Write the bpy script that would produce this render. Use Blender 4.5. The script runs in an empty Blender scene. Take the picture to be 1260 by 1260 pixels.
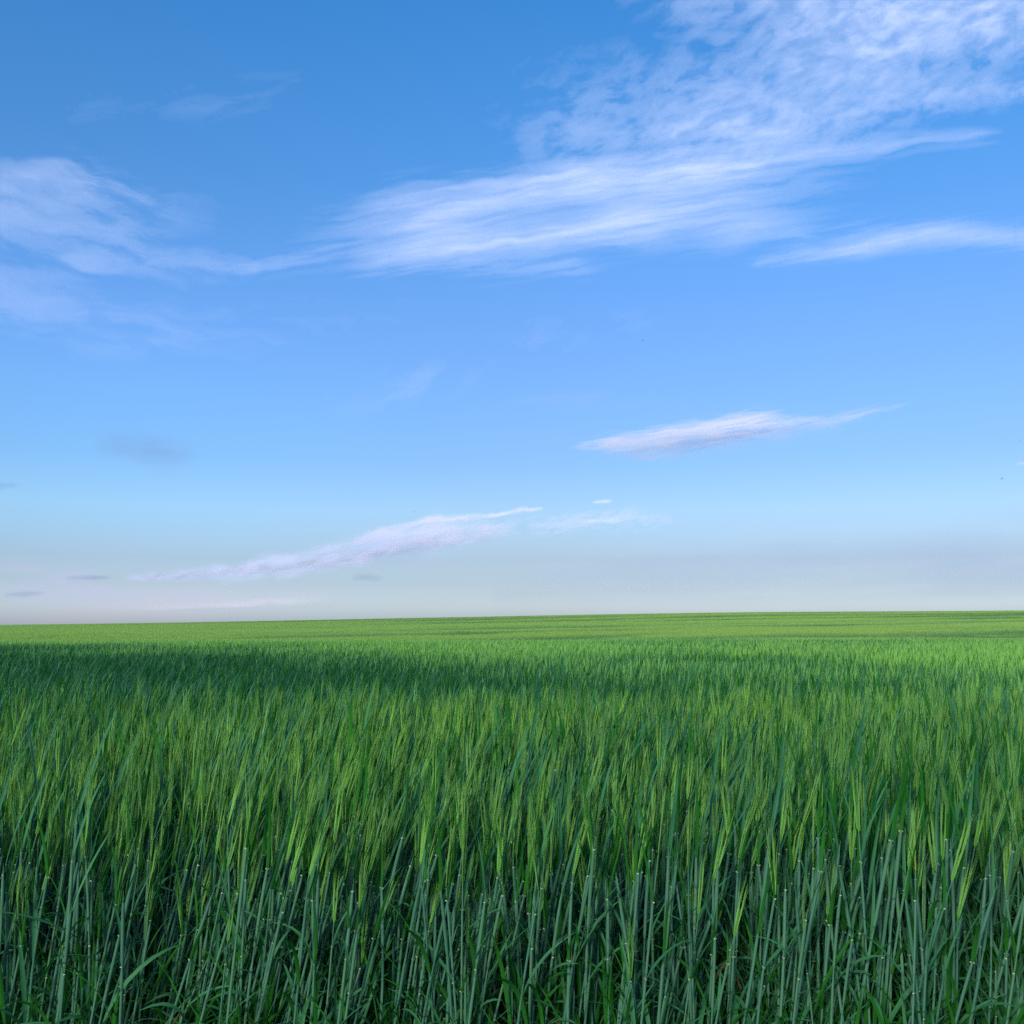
import bpy, math, random
import numpy as np
from mathutils import Vector, Quaternion, Matrix

sc = bpy.context.scene
rng = np.random.default_rng(7)
R = math.radians

# ------------------------------------------------------------------ camera
CAM_Z = 1.43
F_PX = 1263.0                 # focal length in pixels of the 1260 px photograph
PITCH = 6.55
cam_d = bpy.data.cameras.new('camera')
cam = bpy.data.objects.new('camera', cam_d)
sc.collection.objects.link(cam)
cam.location = (0, 0, CAM_Z)
cam.rotation_euler = (R(90 + PITCH), 0, 0)
cam_d.angle = 2 * math.atan(630 / F_PX)
cam_d.clip_start = 0.05
cam_d.clip_end = 300000
sc.camera = cam

# ------------------------------------------------------------------ sky, sun, exposure
SUN_EL, SUN_AZ = 24.0, 205.0           # degrees above the horizon, clockwise from +Y (behind the camera)
world = bpy.data.worlds.new('World')
sc.world = world
world.use_nodes = True
nt = world.node_tree
bg = nt.nodes['Background']
sky = nt.nodes.new('ShaderNodeTexSky')
sky.sky_type = 'NISHITA'
sky.sun_disc = False
sky.sun_elevation = R(SUN_EL)
sky.sun_rotation = R(SUN_AZ)
bg.inputs['Strength'].default_value = 0.15
tc = nt.nodes.new('ShaderNodeTexCoord')
sep = nt.nodes.new('ShaderNodeSeparateXYZ')
nt.links.new(tc.outputs['Generated'], sep.inputs[0])
ramp = nt.nodes.new('ShaderNodeValToRGB')
# clear, strongly blue evening air above a dusty horizon: tint of the sky by sine of the elevation
SKY_TINT = [(0.0, (0.65, 0.765, 1.178)), (0.0212, (0.65, 0.765, 1.178)), (0.0432, (0.525, 0.602, 0.895)), (0.0668, (0.51, 0.566, 0.793)), (0.0865, (0.54, 0.624, 0.846)), (0.1141, (0.577, 0.706, 0.928)), (0.1611, (0.504, 0.696, 0.974)), (0.2152, (0.518, 0.747, 1.068)), (0.2829, (0.523, 0.793, 1.201)), (0.3546, (0.475, 0.875, 1.323)), (0.4217, (0.403, 0.915, 1.393)), (0.4896, (0.354, 0.938, 1.458)), (0.5455, (0.303, 0.941, 1.508)), (0.75, (0.303, 0.941, 1.508))]
mul = nt.nodes.new('ShaderNodeVectorMath')
mul.operation = 'MULTIPLY'
nt.links.new(sep.outputs['Z'], ramp.inputs[0])
cr = ramp.color_ramp
while len(cr.elements) > 1:
    cr.elements.remove(cr.elements[-1])
cr.elements[0].position = SKY_TINT[0][0]
cr.elements[0].color = (*SKY_TINT[0][1], 1)
for p, c in SKY_TINT[1:]:
    e = cr.elements.new(p)
    e.color = (*c, 1)
nt.links.new(sky.outputs[0], mul.inputs[0])
nt.links.new(ramp.outputs[0], mul.inputs[1])
# rosy dust low on the left
mr = nt.nodes.new('ShaderNodeMapRange'); mr.interpolation_type = 'SMOOTHSTEP'
nt.links.new(sep.outputs['X'], mr.inputs['Value'])
mr.inputs['From Min'].default_value = -0.08; mr.inputs['From Max'].default_value = -0.40
mr2 = nt.nodes.new('ShaderNodeMapRange'); mr2.interpolation_type = 'SMOOTHSTEP'
nt.links.new(sep.outputs['Z'], mr2.inputs['Value'])
mr2.inputs['From Min'].default_value = 0.105; mr2.inputs['From Max'].default_value = 0.02
mm = nt.nodes.new('ShaderNodeMath'); mm.operation = 'MULTIPLY'
nt.links.new(mr.outputs[0], mm.inputs[0]); nt.links.new(mr2.outputs[0], mm.inputs[1])
nz = nt.nodes.new('ShaderNodeTexNoise'); nz.inputs['Scale'].default_value = 5.0; nz.inputs['Detail'].default_value = 4
mp = nt.nodes.new('ShaderNodeMapping'); mp.inputs['Scale'].default_value = (1, 1, 7)
nt.links.new(tc.outputs['Generated'], mp.inputs[0]); nt.links.new(mp.outputs[0], nz.inputs[0])
mn = nt.nodes.new('ShaderNodeMapRange')
nt.links.new(nz.outputs[0], mn.inputs['Value'])
mn.inputs['From Min'].default_value = 0.35; mn.inputs['From Max'].default_value = 0.65
mn.inputs['To Min'].default_value = 0.35; mn.inputs['To Max'].default_value = 1.0
mm2 = nt.nodes.new('ShaderNodeMath'); mm2.operation = 'MULTIPLY'
nt.links.new(mm.outputs[0], mm2.inputs[0]); nt.links.new(mn.outputs[0], mm2.inputs[1])
mix = nt.nodes.new('ShaderNodeMix'); mix.data_type = 'RGBA'; mix.blend_type = 'MULTIPLY'
nt.links.new(mm2.outputs[0], mix.inputs[0])
nt.links.new(mul.outputs[0], mix.inputs[6])
mix.inputs[7].default_value = (1.20, 1.0, 1.02, 1)
mr3 = nt.nodes.new('ShaderNodeMapRange'); mr3.interpolation_type = 'SMOOTHSTEP'       # clearer, bluer air to the left
nt.links.new(sep.outputs['X'], mr3.inputs['Value'])
mr3.inputs['From Min'].default_value = 0.05; mr3.inputs['From Max'].default_value = -0.45
mr4 = nt.nodes.new('ShaderNodeMapRange'); mr4.interpolation_type = 'SMOOTHSTEP'
nt.links.new(sep.outputs['Z'], mr4.inputs['Value'])
mr4.inputs['From Min'].default_value = 0.42; mr4.inputs['From Max'].default_value = 0.20
m5 = nt.nodes.new('ShaderNodeMath'); m5.operation = 'MULTIPLY'
nt.links.new(mr3.outputs[0], m5.inputs[0]); nt.links.new(mr4.outputs[0], m5.inputs[1])
mix2 = nt.nodes.new('ShaderNodeMix'); mix2.data_type = 'RGBA'; mix2.blend_type = 'MULTIPLY'
nt.links.new(m5.outputs[0], mix2.inputs[0])
nt.links.new(mix.outputs[2], mix2.inputs[6])
mix2.inputs[7].default_value = (1.04, 1.17, 1.21, 1)
nt.links.new(mix2.outputs[2], bg.inputs['Color'])

sun_d = bpy.data.lights.new('sun', 'SUN')
sun_d.energy = 3.5
sun_d.angle = R(9)                     # veiled by thin cirrus: soft shadows
sun_d.color = (1.0, 0.93, 0.84)
sun = bpy.data.objects.new('sun', sun_d)
sc.collection.objects.link(sun)
SUN_DIR = Vector((math.sin(R(SUN_AZ)) * math.cos(R(SUN_EL)), math.cos(R(SUN_AZ)) * math.cos(R(SUN_EL)), math.sin(R(SUN_EL))))
sun.rotation_euler = SUN_DIR.to_track_quat('Z', 'Y').to_euler()

sc.view_settings.view_transform = 'Standard'
sc.view_settings.look = 'None'
sc.view_settings.exposure = 0.0
sc.view_settings.gamma = 1.0
sc.cycles.max_bounces = 6
sc.cycles.diffuse_bounces = 3
sc.cycles.transmission_bounces = 3
sc.cycles.transparent_max_bounces = 16
sc.cycles.use_denoising = False
sc.cycles.denoising_prefilter = 'ACCURATE'

# ------------------------------------------------------------------ helpers
def tag(o, label=None, cat=None, group=None, kind=None):
    if label: o['label'] = label
    if cat: o['category'] = cat
    if group: o['group'] = group
    if kind: o['kind'] = kind
    return o

def link(o, parent=None, coll=None):
    (coll or sc.collection).objects.link(o)
    if parent: o.parent = parent
    return o

def hash2(ix, iy, seed):
    h = (ix.astype(np.int64) * 374761393 + iy.astype(np.int64) * 668265263 + seed * 974634777) & 0xFFFFFFFF
    h = ((h ^ (h >> 13)) * 1274126177) & 0xFFFFFFFF
    h = ((h ^ (h >> 16)) * 2246822519) & 0xFFFFFFFF
    return ((h ^ (h >> 15)) & 0xFFFFFF) / float(0xFFFFFF)

def vnoise(x, y, seed=0):
    ix = np.floor(x); iy = np.floor(y)
    fx = x - ix; fy = y - iy
    fx = fx * fx * fx * (fx * (fx * 6 - 15) + 10); fy = fy * fy * fy * (fy * (fy * 6 - 15) + 10)
    a = hash2(ix, iy, seed); b = hash2(ix + 1, iy, seed)
    c = hash2(ix, iy + 1, seed); d = hash2(ix + 1, iy + 1, seed)
    return (a * (1 - fx) + b * fx) * (1 - fy) + (c * (1 - fx) + d * fx) * fy

def fbm(x, y, octv=5, seed=0, gain=0.5):
    s = 0; amp = 1; tot = 0
    for i in range(octv):
        s = s + amp * vnoise(x, y, seed + i * 17); tot += amp
        ca, sa = math.cos(0.6), math.sin(0.6)
        x, y = (x * ca - y * sa) * 2.03, (x * sa + y * ca) * 2.03
        amp *= gain
    return s / tot

def sstep(a, b, x):
    t = np.clip((x - a) / (b - a), 0, 1)
    return t * t * (3 - 2 * t)

# ------------------------------------------------------------------ terrain
def height(x, y):
    x = np.asarray(x, float); y = np.asarray(y, float)
    az = x / np.maximum(y, 4.0)
    side = sstep(-0.62, 0.30, az)                       # 0 at the left of the view, 1 from the centre on
    # near swell runs out and falls into a shallow swale, then a long rise to the crest
    r = np.sqrt(x * x + y * y)
    dip = -0.95 * np.exp(-((y - 67) / 17.0) ** 2) * (1 - 0.55 * side)
    top = 1.60 + 4.25 * side + 0.15 * np.clip(az, 0, 1)
    rise = top * sstep(39 - 11 * side, 362, r) ** (1.0 + 0.25 * (1 - side))
    beyond = -np.clip(r - 348, 0, None) * 0.035
    beyond = np.maximum(beyond, -22.0)
    roll = 0.05 * (fbm(x / 9.0, y / 9.0, 2, 5) - 0.5) * sstep(2, 10, r)
    return dip + rise + beyond + roll

def terrain_mesh():
    # polar sheet that reaches the horizon
    rs = np.concatenate([[0.0], np.geomspace(0.6, 410, 104), np.geomspace(450, 9000, 14)])
    nth = 240
    th = np.linspace(0, 2 * math.pi, nth, endpoint=False)
    X = rs[:, None] * np.sin(th)[None]; Y = rs[:, None] * np.cos(th)[None]
    Z = np.where(Y > 0, height(X, Y), height(X, np.abs(Y)) * 0.0 + np.minimum(height(X, 0 * Y), 0) * 0)
    w = sstep(-0.15, 0.45, Y / np.maximum(np.hypot(X, Y), 1e-3))
    Z = height(X, np.maximum(Y, 0.0)) * w
    V = np.stack([X, Y, Z], -1).reshape(-1, 3)
    faces = []
    n = len(rs)
    for i in range(n - 1):
        for j in range(nth):
            a = i * nth + j; b = i * nth + (j + 1) % nth
            faces.append((a, b, b + nth, a + nth))
    me = bpy.data.meshes.new('ground')
    me.from_pydata(V.tolist(), [], faces)
    me.validate()
    me.polygons.foreach_set('use_smooth', [True] * len(me.polygons))
    return me

def new_mat(name):
    m = bpy.data.materials.new(name)
    m.use_nodes = True
    m.node_tree.nodes.clear()
    return m, m.node_tree.nodes, m.node_tree.links

def soil_material():
    m, N, L = new_mat('soil')
    out = N.new('ShaderNodeOutputMaterial'); p = N.new('ShaderNodeBsdfPrincipled')
    L.new(p.outputs[0], out.inputs[0])
    p.inputs['Roughness'].default_value = 0.95
    tcn = N.new('ShaderNodeTexCoord')
    n1 = N.new('ShaderNodeTexNoise'); n1.inputs['Scale'].default_value = 9; n1.inputs['Detail'].default_value = 8
    L.new(tcn.outputs['Object'], n1.inputs[0])
    r = N.new('ShaderNodeValToRGB'); L.new(n1.outputs[0], r.inputs[0])
    r.color_ramp.elements[0].position = 0.35; r.color_ramp.elements[0].color = (0.045, 0.032, 0.020, 1)
    r.color_ramp.elements[1].position = 0.68; r.color_ramp.elements[1].color = (0.12, 0.09, 0.055, 1)
    # far from the edge the field is under its crop: green
    g = N.new('ShaderNodeVectorMath'); g.operation = 'LENGTH'; L.new(tcn.outputs['Object'], g.inputs[0])
    mr = N.new('ShaderNodeMapRange'); L.new(g.outputs['Value'], mr.inputs['Value'])
    mr.inputs['From Min'].default_value = 12; mr.inputs['From Max'].default_value = 120
    mx = N.new('ShaderNodeMix'); mx.data_type = 'RGBA'
    L.new(mr.outputs[0], mx.inputs[0]); L.new(r.outputs[0], mx.inputs[6]); mx.inputs[7].default_value = (0.10, 0.19, 0.035, 1)
    L.new(mx.outputs[2], p.inputs['Base Color'])
    b = N.new('ShaderNodeBump'); b.inputs['Strength'].default_value = 0.8; b.inputs['Distance'].default_value = 0.03
    L.new(n1.outputs[0], b.inputs['Height']); L.new(b.outputs[0], p.inputs['Normal'])
    return m

ground = bpy.data.objects.new('ground', terrain_mesh())
ground.data.materials.append(soil_material())
tag(link(ground), 'earth of the gently rising field under the crop', None, None, 'structure')

# ------------------------------------------------------------------ plant materials
def plant_material(name, front, back, trans=0.35, gloss=0.06, rough=0.45, vary=0.35, warm=(1.05, 0.93, 0.80), streak=0.0):
    """front/back: colour of the two sides of the blade; every plant differs a little, and 'tone'
    (carried by each plant of the crop) moves it between blue-green and yellow-green."""
    m, N, L = new_mat(name)
    out = N.new('ShaderNodeOutputMaterial')
    geo = N.new('ShaderNodeNewGeometry'); oi = N.new('ShaderNodeObjectInfo')
    mx = N.new('ShaderNodeMix'); mx.data_type = 'RGBA'
    L.new(geo.outputs['Backfacing'], mx.inputs[0])
    mx.inputs[6].default_value = (*front, 1); mx.inputs[7].default_value = (*back, 1)
    at = N.new('ShaderNodeAttribute'); at.attribute_type = 'INSTANCER'; at.attribute_name = 'tone'
    ra = N.new('ShaderNodeMath'); ra.operation = 'MULTIPLY_ADD'
    L.new(oi.outputs['Random'], ra.inputs[0]); ra.inputs[1].default_value = 2 * vary; ra.inputs[2].default_value = -vary
    ad = N.new('ShaderNodeMath'); ad.operation = 'ADD'
    L.new(ra.outputs[0], ad.inputs[0]); L.new(at.outputs['Fac'], ad.inputs[1])
    # brightness and warmth both follow the sum
    cw = N.new('ShaderNodeMapRange'); L.new(ad.outputs[0], cw.inputs['Value'])
    cw.inputs['From Min'].default_value = -1; cw.inputs['From Max'].default_value = 1
    tint = N.new('ShaderNodeValToRGB'); L.new(cw.outputs[0], tint.inputs[0])
    e = tint.color_ramp.elements
    e[0].position = 0.0; e[0].color = (0.38, 0.58, 0.50, 1)
    e[1].position = 1.0; e[1].color = (warm[0] * 1.35, warm[1] * 1.35, warm[2] * 1.1, 1)
    q = tint.color_ramp.elements.new(0.5); q.color = (1, 1, 1, 1)
    mul = N.new('ShaderNodeMix'); mul.data_type = 'RGBA'; mul.blend_type = 'MULTIPLY'; mul.inputs[0].default_value = 1
    L.new(mx.outputs[2], mul.inputs[6]); L.new(tint.outputs[0], mul.inputs[7])
    col = mul.outputs[2]
    if streak:
        tcn = N.new('ShaderNodeTexCoord'); mpn = N.new('ShaderNodeMapping'); mpn.inputs['Scale'].default_value = (900, 900, 6)
        nn = N.new('ShaderNodeTexNoise'); nn.inputs['Scale'].default_value = 1.0; nn.inputs['Detail'].default_value = 2
        L.new(tcn.outputs['Object'], mpn.inputs[0]); L.new(mpn.outputs[0], nn.inputs[0])
        m3 = N.new('ShaderNodeMapRange'); L.new(nn.outputs[0], m3.inputs['Value'])
        m3.inputs['To Min'].default_value = 1 - streak; m3.inputs['To Max'].default_value = 1 + streak
        sc3 = N.new('ShaderNodeVectorMath'); sc3.operation = 'SCALE'
        L.new(col, sc3.inputs[0]); L.new(m3.outputs[0], sc3.inputs['Scale'])
        col = sc3.outputs[0]
    d = N.new('ShaderNodeBsdfDiffuse'); t = N.new('ShaderNodeBsdfTranslucent')
    L.new(col, d.inputs[0]); L.new(col, t.inputs[0])
    ms = N.new('ShaderNodeMixShader'); ms.inputs[0].default_value = trans
    L.new(d.outputs[0], ms.inputs[1]); L.new(t.outputs[0], ms.inputs[2])
    g = N.new('ShaderNodeBsdfGlossy'); g.inputs['Roughness'].default_value = rough
    g.inputs[0].default_value = (0.8, 0.95, 0.85, 1)
    m2 = N.new('ShaderNodeMixShader')
    fr = N.new('ShaderNodeFresnel'); fr.inputs['IOR'].default_value = 1.35
    fs = N.new('ShaderNodeMath'); fs.operation = 'MULTIPLY'; L.new(fr.outputs[0], fs.inputs[0]); fs.inputs[1].default_value = gloss * 10
    fm = N.new('ShaderNodeMath'); fm.operation = 'MINIMUM'; L.new(fs.outputs[0], fm.inputs[0]); fm.inputs[1].default_value = 0.10
    L.new(fm.outputs[0], m2.inputs[0])
    L.new(ms.outputs[0], m2.inputs[1]); L.new(g.outputs[0], m2.inputs[2])
    L.new(m2.outputs[0], out.inputs[0])
    return m

M_STEM = plant_material('waxy_stem', (0.062, 0.168, 0.100), (0.062, 0.168, 0.100), trans=0.10, gloss=0.035, vary=0.45, streak=0.35)
M_LEAF = plant_material('leaf_blade', (0.026, 0.165, 0.020), (0.045, 0.185, 0.070), trans=0.35, gloss=0.025, streak=0.2)
M_EAR = plant_material('green_ear', (0.13, 0.36, 0.06), (0.13, 0.36, 0.06), trans=0.2, gloss=0.03)
M_AWN = plant_material('green_awns', (0.245, 0.52, 0.12), (0.245, 0.52, 0.12), trans=0.45, gloss=0.03)
M_FARAWN = plant_material('far_awns', (0.265, 0.445, 0.13), (0.265, 0.445, 0.13), trans=0.45, gloss=0.03)
M_DRY = plant_material('withered_leaf', (0.20, 0.17, 0.07), (0.24, 0.20, 0.09), trans=0.3, gloss=0.02, vary=0.2)
M_COLLAR = plant_material('pale_collar', (0.42, 0.50, 0.30), (0.42, 0.50, 0.30), trans=0.2, gloss=0.03, vary=0.1)
M_YEAR = plant_material('yellowing_ear', (0.36, 0.36, 0.05), (0.36, 0.36, 0.05), trans=0.25, gloss=0.03, vary=0.05)
M_YLEAF = plant_material('yellow_green_blade', (0.20, 0.32, 0.02), (0.26, 0.40, 0.04), trans=0.45, gloss=0.04, vary=0.05)
MATS = {'stem': M_STEM, 'leaf': M_LEAF, 'ear': M_EAR, 'awn': M_AWN, 'collar': M_COLLAR}

# ------------------------------------------------------------------ mesh builder
class MB:
    def __init__(s): s.v = []; s.f = []; s.m = []; s.mats = []; s.n = 0
    def mi(s, mat):
        if mat not in s.mats: s.mats.append(mat)
        return s.mats.index(mat)
    def add(s, V, F, mat):
        k = s.mi(mat); s.v.extend(V); s.f.extend([tuple(i + s.n for i in f) for f in F]); s.m.extend([k] * len(F)); s.n += len(V)
    def tube(s, P, rad, mat, sides=5, flat=1.0, cap=False):
        V = []; F = []
        for i, p in enumerate(P):
            t = (P[min(i + 1, len(P) - 1)] - P[max(i - 1, 0)]).normalized()
            u = Vector((1, 0, 0)) - t * t.x; u.normalize(); w = t.cross(u)
            for k in range(sides):
                a = 2 * math.pi * k / sides
                V.append(p + u * (math.cos(a) * rad[i]) + w * (math.sin(a) * rad[i] * flat))
        for i in range(len(P) - 1):
            for k in range(sides):
                a = i * sides + k; b = i * sides + (k + 1) % sides
                F.append((a, b, b + sides, a + sides))
        if cap: F.append(tuple(range((len(P) - 1) * sides, len(P) * sides)))
        s.add(V, F, mat)
    def blade(s, P, W, side, mat, fold=0.25):
        """ribbon with a keel: three vertices across"""
        V = []; F = []
        for i, p in enumerate(P):
            t = (P[min(i + 1, len(P) - 1)] - P[max(i - 1, 0)]).normalized()
            sd = side[i] if isinstance(side, list) else side
            sd = (sd - t * sd.dot(t)).normalized(); nrm = t.cross(sd)
            V += [p - sd * W[i] / 2 + nrm * W[i] * fold, p.copy(), p + sd * W[i] / 2 + nrm * W[i] * fold]
        for i in range(len(P) - 1):
            a = 3 * i
            F += [(a, a + 1, a + 4, a + 3), (a + 1, a + 2, a + 5, a + 4)]
        s.add(V, F, mat)
    def ribbon(s, P, W, side, mat):
        V = []; F = []
        for i, p in enumerate(P):
            V += [p - side * W[i] / 2, p + side * W[i] / 2]
        for i in range(len(P) - 1):
            a = 2 * i; F.append((a, a + 1, a + 3, a + 2))
        s.add(V, F, mat)
    def mesh(s, name):
        me = bpy.data.meshes.new(name)
        me.from_pydata([tuple(v) for v in s.v], [], s.f)
        for m in s.mats: me.materials.append(m)
        me.polygons.foreach_set('material_index', s.m)
        me.polygons.foreach_set('use_smooth', [True] * len(me.polygons))
        me.update()
        return me

def bez(p0, p1, p2, n):
    return [p0 * (1 - t) ** 2 + p1 * 2 * t * (1 - t) + p2 * t * t for t in [i / (n - 1) for i in range(n)]]

# A barley culm 1 m tall to the tips of the awns: stem, leaves, ear (> awns)
def culm(seed, eared=True, lod=0, emerged=1.0, mats=MATS):
    """returns dict part -> list of MB; lod 0 near, 1 middle distance"""
    rd = random.Random(seed)
    H = 0.79 + rd.uniform(-0.06, 0.05)                  # base of the ear
    bendx, bendy = rd.uniform(-0.07, 0.07), rd.uniform(-0.07, 0.07)
    def axis(z):
        t = z / H
        return Vector((bendx * t * t + 0.006 * math.sin(5 * t + seed), bendy * t * t, z))
    out = {'stem': [], 'leaf': [], 'ear': [], 'awns': []}
    nodes = [0.18 + rd.uniform(-.03, .03), 0.40 + rd.uniform(-.03, .03), 0.585 + rd.uniform(-.03, .03)]
    collars = [nodes[0] + 0.17, nodes[1] + 0.16, nodes[2] + (0.17 if emerged > 0.5 else 0.215)]
    collars[2] = min(collars[2], H - 0.005)
    # stem with leaf sheaths swelling it below every collar
    mb = MB()
    zs = [0.0]
    drylow = rd.random() < 0.2
    if not eared: zs += [collars[2] - 0.13, collars[2] - 0.04]; H = max(H, collars[2] + 0.03)
    for n_, c_ in zip(nodes, collars): zs += [n_ - 0.004, n_, n_ + 0.01, (n_ + c_) / 2, c_ - 0.02, c_, c_ + 0.003]
    zs = sorted(set([round(z, 4) for z in zs])) + [H]
    sw = rd.uniform(0.85, 1.15)
    def rad(z):
        if not eared and z > H - 0.001: return 0.0004
        if not eared and collars[2] - 0.14 < z < collars[2] - 0.03: return 0.0046
        if z > collars[2] + 0.002: return 0.0017
        r0 = 0.0030 - 0.0011 * z
        for n_, c_ in zip(nodes, collars):
            if abs(z - n_) < 0.001: return 0.0041
            if n_ < z <= c_ + 1e-4: return (0.0036 if z < c_ - 0.012 else 0.0026) * sw
        return r0
    zs = [z for z in zs if z <= H]
    mb.tube([axis(z) for z in zs], [rad(z) for z in zs], mats['stem'], 6 if lod == 0 else 3)
    out['stem'].append(mb)
    # leaves
    az = rd.uniform(0, 6.28)
    for k, c_ in enumerate(collars):
        if lod == 1 and k == 0: continue
        if k == 1 and rd.random() < 0.55: pass
        mb = MB()
        az += math.pi + rd.uniform(-0.5, 0.5)
        d = Vector((math.cos(az), math.sin(az), 0)); s_ = Vector((-math.sin(az), math.cos(az), 0))
        L_ = [0.22, 0.20, 0.185][k] * rd.uniform(0.75, 1.2); Wd = [0.0095, 0.0095, 0.0078][k] * rd.uniform(0.75, 1.2)
        up = rd.choice([0.97, 0.95, 0.85, 0.6]) if k < 2 else rd.choice([0.997, 0.995, 0.99, 0.985, 0.96])
        p0 = axis(c_) + d * 0.002
        rise = Vector((0, 0, 1)) * up + d * math.sqrt(1 - up * up)
        p1 = p0 + rise * L_ * 0.55
        droop = rd.uniform(-0.4, 0.85) if k < 2 else rd.uniform(0.75, 0.99)
        p2 = p1 + (d * (1 - abs(droop) * 0.6) + Vector((0, 0, droop))).normalized() * L_ * 0.5
        n = 9 if lod == 0 else 4
        P = bez(p0, p1, p2, n)
        tw = rd.uniform(-1.2, 1.2)
        sides = [Quaternion((P[min(i + 1, n - 1)] - P[max(i - 1, 0)]).normalized(), tw * i / (n - 1)) @ s_ for i in range(n)]
        W = [Wd * min(1, (0.75 + 1.2 * (i / (n - 1)))) * (1 - (i / (n - 1)) ** 2.4) + 0.0006 for i in range(n)]
        mb.blade(P, W, sides, M_DRY if (k == 0 and drylow) else mats['leaf'], 0.18)
        if lod == 0:                                     # clasping auricles of the collar
            for sg in (-1, 1) if rd.random() < 0.8 else ():
                a0 = p0 + s_ * sg * 0.0034
                mb.ribbon([a0 - s_ * sg * 0.001, a0 + s_ * sg * 0.0022 - d * 0.002, a0 - d * 0.006 - s_ * sg * 0.001], [0.0036, 0.0028, 0.0006], Vector((0, 0, 1)), mats['collar'])
        out['leaf'].append(mb)
    if lod == 0:                                         # leaf of a late side shoot, rising from low down
        for q in range(2):
            mb = MB(); a3 = rd.uniform(0, 6.28); d = Vector((math.cos(a3), math.sin(a3), 0)); s_ = Vector((-math.sin(a3), math.cos(a3), 0))
            z0 = rd.uniform(0.18, 0.42); L_ = rd.uniform(0.22, 0.34); tl = rd.uniform(0.08, 0.30)
            p0 = axis(z0) + d * 0.003; p1 = p0 + (Vector((0, 0, 1)) + d * tl).normalized() * L_ * 0.6
            p2 = p1 + (Vector((0, 0, rd.choice([0.9, 0.6, 0.1, -0.5]))) + d * rd.uniform(0.2, 0.9)).normalized() * L_ * 0.45
            P = bez(p0, p1, p2, 8); tw = rd.uniform(-1.5, 1.5)
            sides = [Quaternion((P[min(i + 1, 7)] - P[max(i - 1, 0)]).normalized(), tw * i / 7) @ s_ for i in range(8)]
            mb.blade(P, [0.012 * (0.7 + 0.6 * i / 7) * (1 - (i / 7) ** 2.5) + 0.0006 for i in range(8)], sides, mats['leaf'], 0.15)
            out['leaf'].append(mb)
    if eared:
        lean_a = rd.uniform(0, 6.28); lean = rd.uniform(0.0, 0.22)
        ax = Vector((math.cos(lean_a) * lean, math.sin(lean_a) * lean, 1)).normalized()
        base = axis(H); el = 0.078 * rd.uniform(0.85, 1.15)
        fa = rd.uniform(0, 3.14)
        u = Vector((math.cos(fa), math.sin(fa), 0)); u = (u - ax * u.dot(ax)).normalized(); w = ax.cross(u)
        ear = MB(); aw = MB()
        flare = rd.choice([0.5, 0.8, 1.0, 1.6]); bow = Vector((rd.uniform(-.15, .3), rd.uniform(-.15, .15), 0))
        if lod == 0:
            ear.tube([base, base + ax * el * 0.5, base + ax * el], [0.0012, 0.0012, 0.0005], mats['ear'], 4)
            nsp = 13
            for i in range(nsp):
                z = el * (i + 0.3) / nsp
                for sg in (-1, 1) if i % 1 == 0 else ():
                    o = base + ax * (z + (0.0035 if sg > 0 else 0))
                    sd = u * sg
                    taper = 1.0 - 0.45 * (i / nsp) ** 2 if i > 1 else 0.75
                    dr = (ax + sd * 0.30).normalized()
                    a = o + sd * 0.0006; b = o + dr * 0.0055 + sd * 0.0014 * taper; c = o + dr * 0.0125 + sd * 0.0008
                    hw = 0.0021 * taper
                    V = [a, b + sd * hw, b + w * hw * 0.95, b - sd * hw, b - w * hw * 0.95, c]
                    F = [(0, 1, 2), (0, 2, 3), (0, 3, 4), (0, 4, 1), (5, 2, 1), (5, 3, 2), (5, 4, 3), (5, 1, 4)]
                    ear.add(V, F, mats['ear'])
                    # awn
                    al = rd.uniform(0.085, 0.125) * (1 - 0.15 * i / nsp)
                    dd = (ax + sd * rd.uniform(-0.01, 0.06) * flare + w * rd.uniform(-0.04, 0.04) * flare).normalized()
                    d2 = (dd + bow * 0.5 + sd * rd.uniform(-0.05, 0.03) + w * rd.uniform(-0.04, 0.04)).normalized()
                    q = [c - dr * 0.002, c + dd * al * 0.5, c + dd * al * 0.5 + d2 * al * 0.5]
                    aw.tube(q, [0.00115, 0.00095, 0.0002], mats['awn'], 3)
        else:
            ear.tube([base, base + ax * el * 0.25, base + ax * el * 0.7, base + ax * el], [0.0015, 0.0048, 0.004, 0.001], mats['ear'], 4, 0.6)
            for i in range(8):
                sg = -1 if i % 2 else 1
                c = base + ax * el * (0.05 + 0.95 * i / 7) + u * sg * 0.0025
                al = rd.uniform(0.085, 0.125)
                dd = (ax + u * sg * rd.uniform(-0.01, 0.06) * flare + w * rd.uniform(-0.04, 0.04) * flare).normalized()
                d2 = (dd + bow * 0.5).normalized()
                sv = (u * rd.uniform(-1, 1) + w * rd.uniform(-1, 1)).normalized()
                aw.ribbon([c, c + dd * al * 0.55, c + dd * al * 0.55 + d2 * al * 0.45], [0.0036, 0.0030, 0.0006], sv, mats['awn'])
        out['ear'].append(ear); out['awns'].append(aw)
    return out

def merged(parts):
    mb = MB()
    for lst in parts.values():
        for p in lst:
            base = mb.n; mb.v.extend(p.v); mb.n += len(p.v)
            mb.f.extend([tuple(i + base for i in f) for f in p.f])
            mb.m.extend([mb.mi(p.mats[k]) for k in p.m])
    return mb

# ------------------------------------------------------------------ where ears stand thick and where the crop is short and blue-green
def px_of(x, y, z):
    """photograph pixel of a place in the field (used to find which plants are in view)"""
    cy = y; cz = z - CAM_Z
    c, s = math.cos(R(PITCH)), math.sin(R(PITCH))
    dep = cy * c + cz * s; up = -cy * s + cz * c
    dep = np.maximum(dep, 1e-3)
    return 630 + F_PX * x / dep, 630 - F_PX * up / dep

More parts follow.
